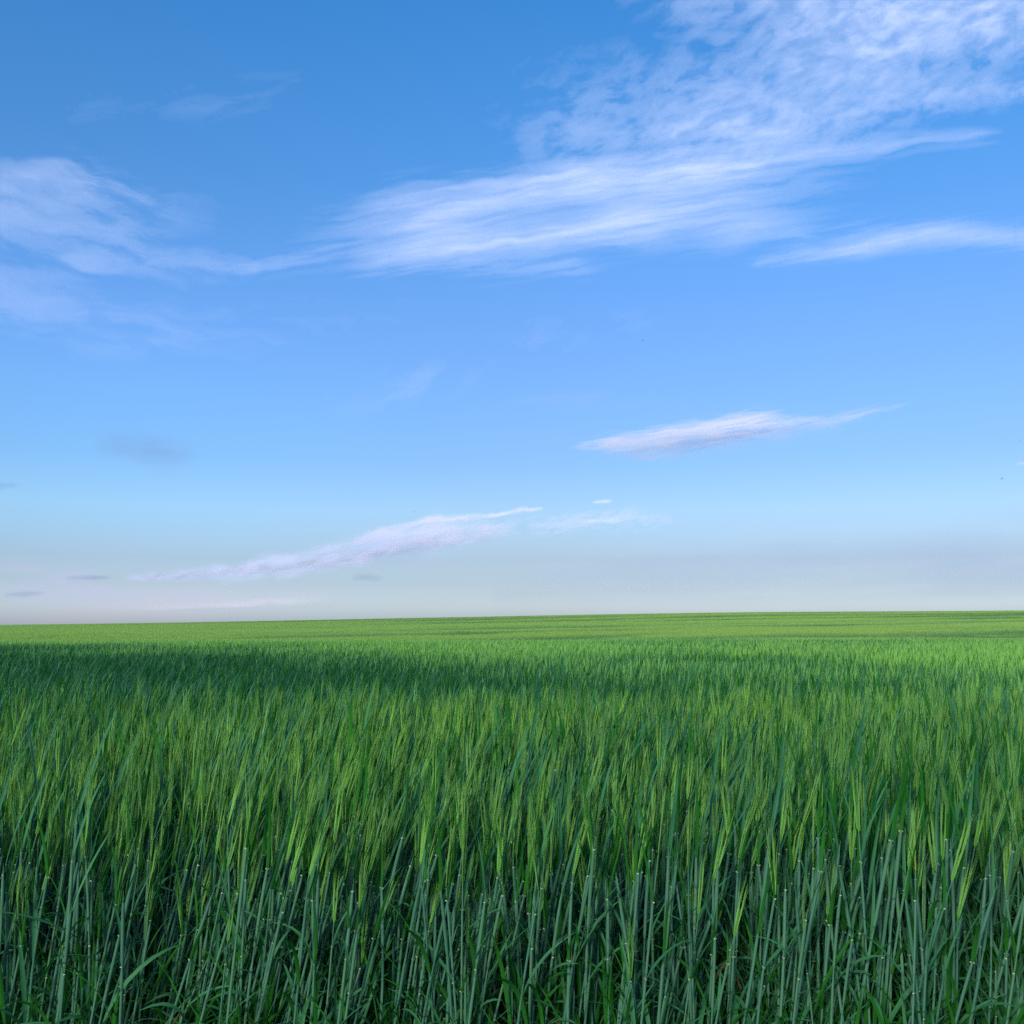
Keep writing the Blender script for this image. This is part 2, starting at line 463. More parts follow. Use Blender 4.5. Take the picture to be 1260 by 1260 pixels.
def bl(u, v, u0, v0, su, sv, k=0.0):
    return np.exp(-(((u - u0) / su) ** 2 + ((v - v0 - k * (u - u0)) / sv) ** 2))

def tone_map(x, y):
    """-1 sparse-eared blue-green crop ... +1 thick bright ears; patches drawn out along the drill rows"""
    u = x / y * 10                      # bearing (tangent * 10)
    v = np.log2(y / 1.78)               # octaves of distance
    n1 = fbm(u * 0.9, v * 7.0, 4, 11) - 0.5
    n2 = fbm(x * 0.9, y * 0.6, 3, 23) - 0.5
    t = 0.12 + 1.9 * n1 + 1.0 * n2 * sstep(50, 5, y)
    t -= 1.7 * bl(u, v, -5.0, 3.15, 3.4, 0.85)            # dark tongue on the left
    t -= 1.9 * bl(u, v, -1.3, 2.60, 2.4, 0.40, -0.16)     # ... running to the middle
    t -= 0.8 * bl(u, v, -4.2, 2.35, 3.4, 0.42) + 0.5 * bl(u, v, -1.5, 2.1, 1.8, 0.3)
    t += 1.0 * bl(u, v, -0.3, 1.80, 0.8, 0.15)            # bright tuft in front of it
    t += 0.9 * bl(u, v, 2.6, 1.78, 1.5, 0.16)
    t -= 1.0 * bl(u, v, 3.2, 2.35, 2.4, 0.20)
    t -= 0.8 * bl(u, v, 1.5, 1.30, 0.9, 0.18)
    t -= 0.7 * bl(u, v, 4.4, 1.10, 1.2, 0.35)
    t += 0.7 * bl(u, v, -4.6, 5.8, 3.0, 1.1)              # left far slope is evenly bright
    t += 0.18 * sstep(2.2, 4.4, v) * sstep(-4, 0, u) + 0.7 * sstep(4.35, 4.9, v) * sstep(0, -4, u)
    far = sstep(2.2, 3.6, v)
    t += far * 5.5 * (fbm(u * 0.40 + 3, v * 8.0 - u * 0.35, 3, 61) - 0.52) * (0.35 + 0.65 * sstep(-5, 0, u))
    t = np.where(t < -0.35, -0.35 + (t + 0.35) * 0.62, t)
    return np.clip(t, -1.0, 1.1)

def place(xs, ys, rd, wind=0.11):
    """tilt and turn of every plant: all lean a little to the right"""
    n = len(xs)
    g = fbm(xs * 1.3 + 9, ys * 1.3, 2, 41) - 0.5
    lx = wind + 0.30 * g + rd.normal(0, 0.068, n)
    ly = rd.normal(0, 0.06, n) - 0.02
    yaw = rd.uniform(0, 2 * math.pi, n)
    rot = np.empty((n, 3))
    for i in range(n):
        ax = Vector((lx[i], ly[i], 1)).normalized()
        q = Vector((0, 0, 1)).rotation_difference(ax) @ Quaternion((0, 0, 1), yaw[i])
        rot[i] = q.to_euler()
    return rot

# ------------------------------------------------------------------ the crop (all plants that stand behind the nearest 300)
src = bpy.data.collections.new('crop_sources')           # not in the scene: only read by the crop
NEARV = [(101 + i, True, 1.0) for i in range(9)] + [(201 + i, False, 0.3) for i in range(3)]
near_parts = [culm(s_, e_, 0, m_) for s_, e_, m_ in NEARV]

def gn_scatter(name, sources, pts, rot, scl, idx, tone, label, cat):
    coll = bpy.data.collections.new(name + '_sources')
    for i, me in enumerate(sources):
        o = bpy.data.objects.new('%s_source_%02d' % (name, i), me); coll.objects.link(o)
    me = bpy.data.meshes.new(name)
    n = len(pts)
    me.vertices.add(n); me.vertices.foreach_set('co', np.asarray(pts, np.float32).ravel())
    a = me.attributes.new('turn', 'FLOAT_VECTOR', 'POINT'); a.data.foreach_set('vector', np.asarray(rot, np.float32).ravel())
    a = me.attributes.new('size', 'FLOAT_VECTOR', 'POINT'); a.data.foreach_set('vector', np.asarray(scl, np.float32).ravel())
    a = me.attributes.new('pick', 'INT', 'POINT'); a.data.foreach_set('value', np.asarray(idx, np.int32))
    a = me.attributes.new('tone', 'FLOAT', 'POINT'); a.data.foreach_set('value', np.asarray(tone, np.float32))
    ob = bpy.data.objects.new(name, me); link(ob)
    ng = bpy.data.node_groups.new(name, 'GeometryNodeTree')
    ng.interface.new_socket('Geometry', in_out='INPUT', socket_type='NodeSocketGeometry')
    ng.interface.new_socket('Geometry', in_out='OUTPUT', socket_type='NodeSocketGeometry')
    N, L = ng.nodes, ng.links
    gi = N.new('NodeGroupInput'); go = N.new('NodeGroupOutput')
    ci = N.new('GeometryNodeCollectionInfo'); ci.inputs['Collection'].default_value = coll
    ci.inputs['Separate Children'].default_value = True; ci.inputs['Reset Children'].default_value = True
    ip = N.new('GeometryNodeInstanceOnPoints'); ip.inputs['Pick Instance'].default_value = True
    mp_ = N.new('GeometryNodeMeshToPoints')
    def na(nm, ty):
        k = N.new('GeometryNodeInputNamedAttribute'); k.data_type = ty; k.inputs['Name'].default_value = nm
        return [s for s in k.outputs if s.enabled][0]
    L.new(gi.outputs[0], mp_.inputs[0]); L.new(mp_.outputs[0], ip.inputs['Points'])
    L.new(ci.outputs[0], ip.inputs['Instance']); L.new(na('pick', 'INT'), ip.inputs['Instance Index'])
    L.new(na('turn', 'FLOAT_VECTOR'), ip.inputs['Rotation']); L.new(na('size', 'FLOAT_VECTOR'), ip.inputs['Scale'])
    L.new(ip.outputs[0], go.inputs[0])
    md = ob.modifiers.new('scatter', 'NODES'); md.node_group = ng
    tag(ob, label, cat, None, 'stuff')
    return ob

def wedge(y0, y1, dens, rd, margin=0.6, tan=0.53):
    area = tan * (y1 ** 2 - y0 ** 2) + 2 * margin * (y1 - y0)
    n = int(area * dens)
    ys = []; xs = []
    wmax = 2 * (tan * y1 + margin)
    while len(ys) < n:
        m = n
        y = rd.uniform(y0, y1, m); x = rd.uniform(-wmax / 2, wmax / 2, m)
        ok = np.abs(x) < tan * y + margin
        xs.extend(x[ok]); ys.extend(y[ok])
    return np.array(xs[:n]), np.array(ys[:n])

FRONT = 2.75
Y_A, Y_B, Y_C = 7.5, 64.0, 372.0
STAND = 1.03                                             # usual height of the crop to the awn tips

def clump(xs, ys, rd, sig=0.018):
    """plants tiller: several culms rise from nearly the same spot"""
    n = len(xs); k = rd.integers(0, max(1, n // 4), n)
    return xs[k] + rd.normal(0, sig, n), ys[k] + rd.normal(0, sig, n)

def build_near():
    xs, ys = wedge(FRONT, Y_A, 720, rng, 0.9)
    h = len(xs) // 2
    cx_, cy_ = clump(xs[:h], ys[:h], rng); xs[:h] = cx_; ys[:h] = np.maximum(cy_, FRONT - 0.05)
    tone = tone_map(xs, ys)
    hn = fbm(xs * 0.9, ys * 0.9, 3, 77) - 0.5
    s_ = STAND * (1 + 0.10 * hn + rng.normal(0, 0.05, len(xs)) + 0.012 * tone)
    s_ *= np.where(rng.uniform(size=len(xs)) < 0.34, rng.uniform(0.70, 0.95, len(xs)), 1.0)
    pe = np.clip(0.46 + 0.26 * tone, 0.15, 0.9)
    eared = rng.uniform(size=len(xs)) < pe
    idx = np.where(eared, rng.integers(0, 9, len(xs)), rng.integers(9, 12, len(xs)))
    s_ = np.where(eared, s_, s_ * 1.02)
    rot = place(xs, ys, rng)
    zs = height(xs, ys)
    return xs, ys, zs, s_, idx, rot, tone * 0.75

nx, ny, nz_, nsz, nidx, nrot, ntone = build_near()
pu, pv = px_of(nx + 0.1, ny, nz_ + nsz * 0.85)
inview = (pu > -5) & (pu < 1265) & (pv < 1255)
order = np.argsort(ny + np.where(inview, 0, 100))
PICK = order[:288]
rest = np.ones(len(nx), bool); rest[PICK] = False

near_meshes = [merged(p).mesh('barley_culm') for p in near_parts]

# ---- individuals: the nearest plants, each an Empty with stem, leaves, ear > awns
part_meshes = []
for p in near_parts:
    d = {'stem': p['stem'][0].mesh('stem'), 'leaf': [q.mesh('leaf') for q in p['leaf']],
         'ear': p['ear'][0].mesh('ear') if p['ear'] else None, 'awns': p['awns'][0].mesh('awns') if p['awns'] else None}
    part_meshes.append(d)

def plant(pm, loc, rot, size, label, group=None):
    e = bpy.data.objects.new('barley_plant', None); e.empty_display_size = 0.05
    link(e); e.location = loc; e.rotation_euler = rot; e.scale = (size,) * 3
    tag(e, label, 'barley plant', group)
    link(bpy.data.objects.new('stem', pm['stem']), e)
    for lf in pm['leaf']: link(bpy.data.objects.new('leaf', lf), e)
    if pm['ear']:
        r_ = link(bpy.data.objects.new('ear', pm['ear']), e)
        link(bpy.data.objects.new('awns', pm['awns']), r_)
    return e

for i in PICK:
    eared = nidx[i] < 9
    plant(part_meshes[nidx[i]], (nx[i], ny[i], nz_[i]), tuple(nrot[i]), float(nsz[i]),
          'green barley plant with a bearded ear in the front rows of the field' if eared else
          'green barley plant still without an ear in the front rows of the field',
          'barley plants with ears in the front rows' if eared else 'barley plants without ears in the front rows')

def custom(seed, over, eared=True):
    m = dict(MATS); m.update(over)
    p = culm(seed, eared, 0, 1.0, m)
    return {'stem': p['stem'][0].mesh('stem'), 'leaf': [q.mesh('leaf') for q in p['leaf']],
            'ear': p['ear'][0].mesh('ear') if eared else None, 'awns': p['awns'][0].mesh('awns') if eared else None}
plant(custom(104, {'ear': M_YEAR}), (0.955, 2.62, 0), (0, R(2), 0.4), 0.985,
      'barley plant with a yellowed ear, standing right of centre in the front row')
plant(custom(107, {'leaf': M_YLEAF, 'stem': M_YLEAF}, False), (-1.41, 2.60, 0), (0, R(10), 2.0), 0.62,
      'short barley plant with bright yellow-green blades at the bottom left corner')

gn_scatter('barley_crop', near_meshes, np.stack([nx, ny, nz_], 1)[rest], nrot[rest], np.repeat(nsz[rest, None], 3, 1),
           nidx[rest], ntone[rest], 'dense green bearded barley just behind the front rows', 'crop')

# ---- middle distance
MIDV = [(301 + i, True, 1.0) for i in range(8)] + [(401 + i, False, 0.3) for i in range(4)]
mid_meshes = [merged(culm(s_, e_, 1, m_)).mesh('barley_culm_far') for s_, e_, m_ in MIDV]
def build_mid():
    parts = []
    for y0, y1, dn in ((Y_A, 12, 520), (12, 20, 300), (20, 34, 200), (34, 84, 110)):
        parts.append(wedge(y0, y1, dn, rng, 1.5))
    xs = np.concatenate([p[0] for p in parts]); ys = np.concatenate([p[1] for p in parts])
    kp = rng.uniform(size=len(xs)) > sstep(48, 82, ys); xs = xs[kp]; ys = ys[kp]
    tone = tone_map(xs, ys)
    hn = fbm(xs * 0.6, ys * 0.5, 3, 78) - 0.5
    n = len(xs)
    s_ = STAND * (1 + 0.10 * hn + rng.normal(0, 0.05, n) + 0.085 * np.minimum(tone, 0.4))
    wd = np.where(ys > 12, 1.25, 1.0) * np.where(ys > 20, 1.2, 1.0) * np.where(ys > 34, 1.2, 1.0)
    eared = rng.uniform(size=n) < np.clip(0.48 + 0.45 * tone, 0.02, 0.95)
    idx = np.where(eared, rng.integers(0, 8, n), rng.integers(8, 12, n))
    return xs, ys, height(xs, ys), np.stack([s_ * wd, s_ * wd, s_], 1), idx, place(xs, ys, rng), np.minimum(tone * 0.8, 0.62) - 0.12 * sstep(16, 40, ys) * (tone > 0)
mx_, my_, mz_, msz, midx, mrot, mtone = build_mid()
gn_scatter('barley_crop', mid_meshes, np.stack([mx_, my_, mz_], 1), mrot, msz, midx, mtone,
           'green barley in the middle of the field with a dark short patch on the left', 'crop')

# ---- far slope: metre-wide stands of plants
def stand_patch(seed, ear_frac, n=190, half=0.62):
    rd = random.Random(seed)
    mb = MB()
    for i in range(n):
        x = rd.gauss(0, half * 0.6); y = rd.gauss(0, half * 0.6)
        H = 0.80 * rd.uniform(0.90, 1.06)
        lx = 0.11 * H + rd.gauss(0, 0.05); ly = rd.gauss(0, 0.05)
        b = Vector((x, y, 0.30)); t = Vector((x + lx, y + ly, H))
        a = rd.uniform(-0.9, 0.9); sd = Vector((math.cos(a), math.sin(a), 0))
        mb.ribbon([b, t], [0.008, 0.006], sd, M_STEM)
        for k in range(2):
            a = rd.uniform(0, 6.28); d = Vector((math.cos(a), math.sin(a), 0)); s2 = Vector((-math.sin(a), math.cos(a), 0))
            f0 = b.lerp(t, rd.uniform(0.55, 0.98))
            f1 = f0 + d * rd.uniform(0.02, 0.06) + Vector((0, 0, rd.uniform(0.06, 0.13)))
            f2 = f1 + d * rd.uniform(0.02, 0.09) + Vector((0, 0, rd.uniform(-0.03, 0.07)))
            mb.ribbon([f0, f1, f2], [0.010, 0.013, 0.002], s2, M_LEAF)
        if rd.random() < ear_frac:
            ax = Vector((lx * 1.3 + rd.gauss(0, .1), ly + rd.gauss(0, .1), 1)).normalized()
            c = t + ax * 0.085
            mb.ribbon([t, t + ax * 0.04, c], [0.004, 0.011, 0.008], sd, M_EAR)
            for k in range(4):
                a = rd.uniform(0, 3.14); s3 = Vector((math.cos(a), math.sin(a), 0))
                dd = (ax + Vector((rd.gauss(0, .10), rd.gauss(0, .10), 0))).normalized()
                mb.ribbon([t + ax * rd.uniform(0.02, 0.08), c + dd * 0.06, c + dd * 0.12], [0.005, 0.006, 0.0015], s3, M_FARAWN)
    return mb.mesh('barley_stand')
far_meshes = [stand_patch(500 + i, f) for i, f in enumerate([0.2, 0.2, 0.6, 0.6, 1.0, 1.0])]
def build_far():
    parts = []
    for y0, y1, dn in ((42, 90, 2.2), (90, 150, 1.4), (150, Y_C, 0.8)):
        parts.append(wedge(y0, y1, dn, rng, 3.0, 0.56))
    xs = np.concatenate([p[0] for p in parts]); ys = np.concatenate([p[1] for p in parts])
    kp = rng.uniform(size=len(xs)) < sstep(38, 76, ys); xs = xs[kp]; ys = ys[kp]
    n = len(xs)
    tone = tone_map(xs, ys)
    lev = np.clip(np.round(1.0 + 1.1 * tone + rng.normal(0, 0.35, n)), 0, 2).astype(int)
    idx = lev * 2 + rng.integers(0, 2, n)
    s_ = STAND * (1 + 0.06 * (fbm(xs * 0.25, ys * 0.15, 3, 79) - 0.5) + 0.03 * tone)
    wd = np.interp(ys, [50, 90, 150, 350], [1.0, 1.15, 1.5, 2.0])
    rot = np.zeros((n, 3)); rot[:, 2] = rng.normal(0, 0.35, n)
    return xs, ys, height(xs, ys), np.stack([s_ * wd, s_ * wd, s_], 1), idx, rot, tone * 0.8 + 0.22
fx_, fy_, fz_, fsz, fidx, frot, ftone = build_far()
gn_scatter('barley_crop', far_meshes, np.stack([fx_, fy_, fz_], 1), frot, fsz, fidx, ftone,
           'pale green barley covering the far slope up to the skyline', 'crop')
print('plants near/mid/far', len(nx), len(mx_), len(fx_))

# ------------------------------------------------------------------ clouds
def direction(u, v):
    """unit vector towards bearing/elevation given as offsets from the view axis in 1/1263 radians"""
    x = (u - 630) / F_PX; z = (630 - v) / F_PX
    c, s = math.cos(R(PITCH)), math.sin(R(PITCH))
    D = np.stack([x, c - z * s, s + z * c], -1)
    return D / np.linalg.norm(D, axis=-1, keepdims=True)

def cloud_material(name, col, opac, facing_sun, detail_scale, warm=(1, 1, 1)):
    m, N, L = new_mat(name)
    out = N.new('ShaderNodeOutputMaterial'); mx = N.new('ShaderNodeMixShader'); tr = N.new('ShaderNodeBsdfTransparent')
    d = N.new('ShaderNodeBsdfTranslucent' if facing_sun else 'ShaderNodeBsdfDiffuse'); d.inputs[0].default_value = (*col, 1)
    at = N.new('ShaderNodeAttribute'); at.attribute_name = 'cover'
    fac = N.new('ShaderNodeMath'); fac.operation = 'MULTIPLY'; fac.use_clamp = True
    L.new(at.outputs['Fac'], fac.inputs[0]); fac.inputs[1].default_value = opac
    L.new(fac.outputs[0], mx.inputs[0])
    L.new(tr.outputs[0], mx.inputs[1])
    if facing_sun:      # ice veil: scatters sunlight all round, whatever way the sheet lies
        nv = N.new('ShaderNodeCombineXYZ')
        sd = (SUN_DIR * 1.0 + Vector((0, -0.1, 0.15))).normalized()
        for k in range(3): nv.inputs[k].default_value = -sd[k]
        L.new(nv.outputs[0], d.inputs['Normal'])
        L.new(d.outputs[0], mx.inputs[2])
    else:
        t = N.new('ShaderNodeBsdfTranslucent'); t.inputs[0].default_value = (*col, 1)
        m2 = N.new('ShaderNodeMixShader'); m2.inputs[0].default_value = 0.25
        L.new(d.outputs[0], m2.inputs[1]); L.new(t.outputs[0], m2.inputs[2]); L.new(m2.outputs[0], mx.inputs[2])
    L.new(mx.outputs[0], out.inputs[0])
    return m

M_CIRRUS = cloud_material('ice_cloud', (0.93, 0.88, 0.94), 0.73, True, 1)
M_LOWCLOUD = cloud_material('water_cloud', (0.96, 0.87, 0.87), 1.3, True, 1)
M_UNDERSHADE = cloud_material('cloud_painted_shade', (0.56, 0.52, 0.58), 0.8, True, 1)  # darker grey: shade under the low clouds, put into the colour
M_GREYCLOUD = cloud_material('grey_wisp', (0.30, 0.37, 0.46), 0.6, True, 1)
M_ROSE = cloud_material('rosy_veil', (0.95, 0.70, 0.76), 0.95, True, 1)
M_BANK = cloud_material('dusty_bank', (0.46, 0.48, 0.56), 0.8, True, 1)

def cloud(name, label, box, strokes, alt, mat, step=2.0, grain=(60, 10), ang=10, tex=0.6, gain=0.55, seed=1,
          body=False, thick=0.0, warp=8, gam=1.0, group=None, cut=0.02, parent=None):
    u0, v0, u1, v1 = box
    us = np.arange(u0, u1 + step, step); vs = np.arange(v0, v1 + step, step)
    U, V = np.meshgrid(us, vs)
    wx = (fbm(U / 70, V / 40, 4, seed + 300) - 0.5) * warp * 4; wy = (fbm(U / 60, V / 30, 4, seed + 400) - 0.5) * warp * 2
    A, B = U + wx, V + wy
    S = np.zeros_like(U)
    for st in strokes:
        pts = np.array(st, float)
        best = np.zeros_like(U)
        for (xa, ya, wa, da), (xb, yb, wb, db) in zip(pts[:-1], pts[1:]):
            dx, dy = xb - xa, yb - ya; L2 = dx * dx + dy * dy
            t = ((A - xa) * dx + (B - ya) * dy) / L2
            tc_ = np.clip(t, 0, 1)
            ex = A - (xa + dx * tc_); ey = B - (ya + dy * tc_)
            w = wa + (wb - wa) * tc_; d = da + (db - da) * tc_
            along = (ex * dx + ey * dy) / math.sqrt(L2); across = (ex * -dy + ey * dx) / math.sqrt(L2)
            best = np.maximum(best, d * np.exp(-(across / w) ** 2 - (along / (w * 2.2)) ** 2))
        S = 1 - (1 - np.clip(S, 0, 1)) * (1 - np.clip(best, 0, 1))
    a = math.radians(ang)
    P = (A * math.cos(a) - B * math.sin(a)) / grain[0]; Q = (A * math.sin(a) + B * math.cos(a)) / grain[1]
    n = fbm(P, Q, 6, seed, gain); n = np.clip((n - 0.5) * 2.2 + 0.5, 0, 1.2)
    soft_n = fbm(U / 90 + 5, V / 45, 3, seed + 77)
    dens = S * (1 - tex + tex * (0.15 + 1.35 * n)) * (0.65 + 0.7 * soft_n)
    dens = dens * sstep(-0.05, 0.22, dens + 0.25 * (n - 0.5) * (1 - S))
    edge = np.minimum(np.minimum(U - u0, u1 - U), np.minimum(V - v0, v1 - V))
    lim = sstep(0, 14, np.where((U < 10) | (U > 1250) | (V < 10), 14, edge)) if True else 1
    dens = np.clip(dens, 0, 1) ** gam * lim
    D = direction(U, V)
    bump = (fbm(U / (grain[0] * .25), V / (grain[1] * .8), 4, seed + 9) - 0.5)
    if not body:
        dist = alt / np.maximum(D[..., 2], 0.006)
        front = D * dist[..., None]
        layers = [front]
    else:
        d0 = alt / max(direction(np.array((u0 + u1) / 2), np.array((v0 + v1) / 2))[2], 0.03)
        soft = np.clip(S, 0, 1) ** 1.6
        layers = [D * (d0 * (1 - thick * soft))[..., None], D * (d0 * (1 + thick * soft))[..., None]]
    keep = dens > cut
    kf = keep[:-1, :-1] | keep[1:, :-1] | keep[:-1, 1:] | keep[1:, 1:]
    nv, nu = U.shape
    I = np.arange(nu * nv).reshape(nv, nu)
    f = np.stack([I[:-1, :-1], I[1:, :-1], I[1:, 1:], I[:-1, 1:]], -1)[kf]
    used = np.unique(f); remap = -np.ones(nu * nv, int); remap[used] = np.arange(len(used))
    f = remap[f]
    Vs = []; Fs = []; Dn = []
    for k, lay in enumerate(layers):
        Vs.append(lay.reshape(-1, 3)[used]); Dn.append(dens.ravel()[used] * (1.0 if not body else (0.8 if k == 0 else 0.45)))
        Fs.append((f if k == 0 else f[:, ::-1]) + k * len(used))
    Vs = np.concatenate(Vs); Fs = np.concatenate(Fs); Dn = np.concatenate(Dn)
    # local origin at the cloud's centre
    c = Vs.mean(0); Vs = Vs - c
    me = bpy.data.meshes.new(name)
    me.vertices.add(len(Vs)); me.vertices.foreach_set('co', Vs.astype(np.float32).ravel())
    me.loops.add(Fs.size); me.loops.foreach_set('vertex_index', Fs.astype(np.int32).ravel())
    me.polygons.add(len(Fs)); me.polygons.foreach_set('loop_start', np.arange(0, Fs.size, 4, dtype=np.int32))
    me.update(calc_edges=True)
    me.polygons.foreach_set('use_smooth', np.ones(len(Fs), bool))
    at = me.attributes.new('cover', 'FLOAT', 'POINT'); at.data.foreach_set('value', Dn.astype(np.float32))
    me.materials.append(mat)
    o = bpy.data.objects.new(name, me); link(o, parent); o.location = (c[0], c[1], c[2] + CAM_Z)
    if parent: o.location = o.location - parent.location
    else: tag(o, label, 'cloud', group)
    return o

cloud('cloud', 'broad mottled white cloud fanning out into the upper right corner', (560, 0, 1260, 230),
      [[(680, 150, 40, .10), (800, 125, 62, .24), (900, 105, 66, .38), (1010, 75, 66, .50), (1150, 38, 58, .50), (1280, 20, 58, .45)],
       [(890, -10, 26, .45), (1010, 10, 34, .5), (1180, -5, 44, .5)],
       [(700, 170, 24, .16), (820, 160, 30, .34), (930, 165, 28, .46), (1000, 145, 32, .45), (1120, 122, 24, .4), (1270, 106, 14, .38)],
       [(810, -5, 26, .22), (850, 15, 20, .25)]],
      7000, M_CIRRUS, 1.6, (30, 13), 26, 0.55, 0.60, 3, warp=7)
cloud('cloud', 'long bright streaked cloud across the middle of the upper sky', (200, 150, 1240, 375),
      [[(450, 266, 30, .16), (520, 252, 28, .36), (600, 240, 24, .58), (720, 222, 22, .98), (860, 207, 20, .96), (950, 192, 20, .5), (1020, 186, 14, .36), (1200, 166, 12, .26)],
       [(490, 316, 16, .34), (560, 306, 14, .74), (620, 296, 14, .88), (740, 282, 18, .84), (850, 268, 28, .45), (960, 285, 28, .28)],
       [(540, 272, 34, .35), (800, 250, 38, .40), (900, 240, 40, .32), (985, 225, 34, .22)],
       [(260, 331, 12, .10), (350, 322, 14, .22), (450, 300, 20, .22), (540, 285, 26, .18)],
       [(480, 325, 20, .22), (700, 325, 16, .28)]],
      7400, M_CIRRUS, 1.6, (90, 7), 9, 0.46, 0.58, 12, warp=5)
cloud('cloud', 'narrow white streak of cloud reaching the right edge of the sky', (900, 245, 1260, 360),
      [[(935, 323, 6, .3), (1000, 314, 9, .55), (1070, 303, 12, .72), (1150, 289, 11, .66), (1210, 291, 10, .45), (1275, 293, 10, .4)],
       [(1060, 290, 20, .2), (1170, 285, 18, .28), (1270, 290, 20, .25)]],
      7600, M_CIRRUS, 1.4, (60, 4), 11, 0.40, 0.6, 21, warp=4)
cloud('cloud', 'feathery pale cloud patch at the left edge of the upper sky', (0, 170, 330, 365),
      [[(-20, 265, 46, .27), (60, 262, 42, .28), (130, 280, 34, .22), (200, 272, 26, .12)],
       [(-10, 225, 22, .26), (60, 214, 18, .28), (110, 226, 20, .26), (170, 236, 16, .16)],
       [(100, 322, 18, .20), (200, 328, 18, .22), (300, 330, 12, .18)]],
      7200, M_CIRRUS, 1.6, (60, 12), -14, 0.42, 0.58, 33, warp=12)
cloud('cloud', 'thin milky veil of cloud low on the left below the feathery patch', (0, 300, 560, 480),
      [[(-20, 370, 44, .24), (60, 380, 42, .20), (170, 405, 38, .15), (330, 400, 34, .10), (480, 390, 30, .05)]],
      6800, M_CIRRUS, 3.0, (90, 16), -6, 0.45, 0.55, 45, warp=12)
cloud('cloud', 'barely visible thin wisp high on the left of the sky', (60, 75, 460, 180),
      [[(90, 130, 26, .04), (240, 130, 30, .06), (330, 120, 28, .07), (400, 112, 20, .03)]],
      7700, M_CIRRUS, 3.0, (70, 9), 12, 0.5, 0.55, 52, warp=8)
cloud('cloud', 'faint milky smudge of cloud at the centre above the horizon streak', (380, 410, 640, 550),
      [[(430, 500, 22, .08), (490, 480, 26, .14), (560, 460, 26, .06)]], 5200, M_CIRRUS, 3.0, (60, 20), 30, 0.4, 0.5, 58, warp=10)
cloud('cloud', 'faint milky patch of cloud just right of the sky centre', (620, 370, 880, 470),
      [[(650, 425, 20, .06), (705, 412, 24, .11), (800, 395, 22, .06)]], 5200, M_CIRRUS, 3.0, (60, 20), 20, 0.4, 0.5, 59, warp=10)
cloud('cloud', 'faint thin veil just left above the small bright streak cloud', (600, 455, 900, 530),
      [[(640, 494, 9, .13), (740, 490, 15, .17), (840, 494, 10, .08)]], 5200, M_CIRRUS, 3.0, (60, 12), 4, 0.4, 0.5, 61, warp=6)
streak_cloud = cloud('cloud', 'pinkish white streak cloud with ragged left tip, alone on the right', (680, 470, 1140, 595),
      [[(718, 551, 4, .45), (760, 546, 9, .8), (810, 538, 10, .95), (870, 526, 11, .95), (930, 514, 10, .75), (965, 515, 7, .42), (1020, 518, 8, .42), (1075, 507, 7, .36), (1108, 501, 4, .15)],
       [(770, 552, 9, .4), (850, 545, 14, .40), (950, 530, 16, .28)], [(792, 562, 5, .4), (820, 560, 6, .35)]],
      4200, M_LOWCLOUD, 1.0, (30, 2.8), 9, 0.66, 0.60, 71, warp=4)
bank_cloud = cloud('cloud', 'long lilac cloud bank with a sharp sunlit upper edge above the skyline', (120, 605, 860, 735),
      [[(165, 709, 4, .42), (230, 706, 5.5, .5), (300, 699, 8, .55), (350, 692, 12, .7), (420, 681, 14, .85), (470, 668, 15, .88), (520, 658, 16, .75), (570, 652, 15, .55), (640, 648, 12, .24), (720, 640, 13, .32), (810, 637, 11, .15)],
       [(330, 690, 4, .5), (400, 674, 5, .85), (460, 658, 5, .95), (520, 642, 3.6, .98), (590, 632, 2.6, 1.), (640, 627, 2.2, 1.), (664, 625, 1.6, .9)],
       [(480, 672, 11, .35), (560, 664, 12, .3)], [(270, 712, 6, .25), (370, 704, 8, .28)]],
      2200, M_LOWCLOUD, 1.0, (22, 5), 14, 0.66, 0.58, 83, warp=6)
cloud('underside_shade', None, (740, 500, 1040, 590), [[(790, 552, 6, .35), (850, 545, 8, .62), (910, 536, 8, .6), (960, 529, 7, .35), (1000, 526, 6, .15)]],
      4180, M_UNDERSHADE, 1.2, (34, 4), 9, 0.45, 0.55, 171, warp=3, parent=streak_cloud)  # extra grey sheet that paints the streak cloud's shaded lower side
cloud('underside_shade', None, (150, 640, 640, 730), [[(180, 710, 3, .5), (240, 707, 4.5, .75), (300, 702, 6, .8), (350, 697, 6, .7), (420, 690, 7, .5), (480, 678, 9, .6), (540, 666, 9, .6), (600, 656, 8, .3)]],
      2190, M_UNDERSHADE, 1.2, (34, 6), 12, 0.5, 0.55, 173, warp=4, parent=bank_cloud)  # extra grey sheet that paints shade along the bottom of the bank
cloud('cloud', 'tiny bright fleck of cloud just right of the sunlit cloud edge', (715, 605, 765, 630),
      [[(734, 618, 2.0, .7), (747, 616.5, 2.2, .8)]], 2600, M_LOWCLOUD, 0.8, (12, 3), 5, 0.2, 0.5, 91, warp=0.5)
cloud('cloud', 'tiny bright cloud sliver cut by the right edge of the sky', (1235, 558, 1262, 582),
      [[(1254, 570.5, 1.5, .5), (1270, 569, 1.5, .7)]], 3000, M_LOWCLOUD, 0.8, (12, 3), 5, 0.2, 0.5, 93, warp=0.3)
cloud('cloud', 'round grey-blue smudge of cloud alone in the left sky', (110, 515, 260, 605),
      [[(155, 552, 16, .50), (190, 557, 18, .52)]], 3200, M_GREYCLOUD, 2.0, (40, 14), 0, 0.35, 0.5, 101, warp=5)
cloud('cloud', 'small grey cloud cut by the left edge of the sky', (0, 582, 44, 614),
      [[(-5, 598, 5, .6), (12, 597, 4, .35)]], 3000, M_GREYCLOUD, 1.2, (20, 5), 0, 0.3, 0.5, 103, warp=1)
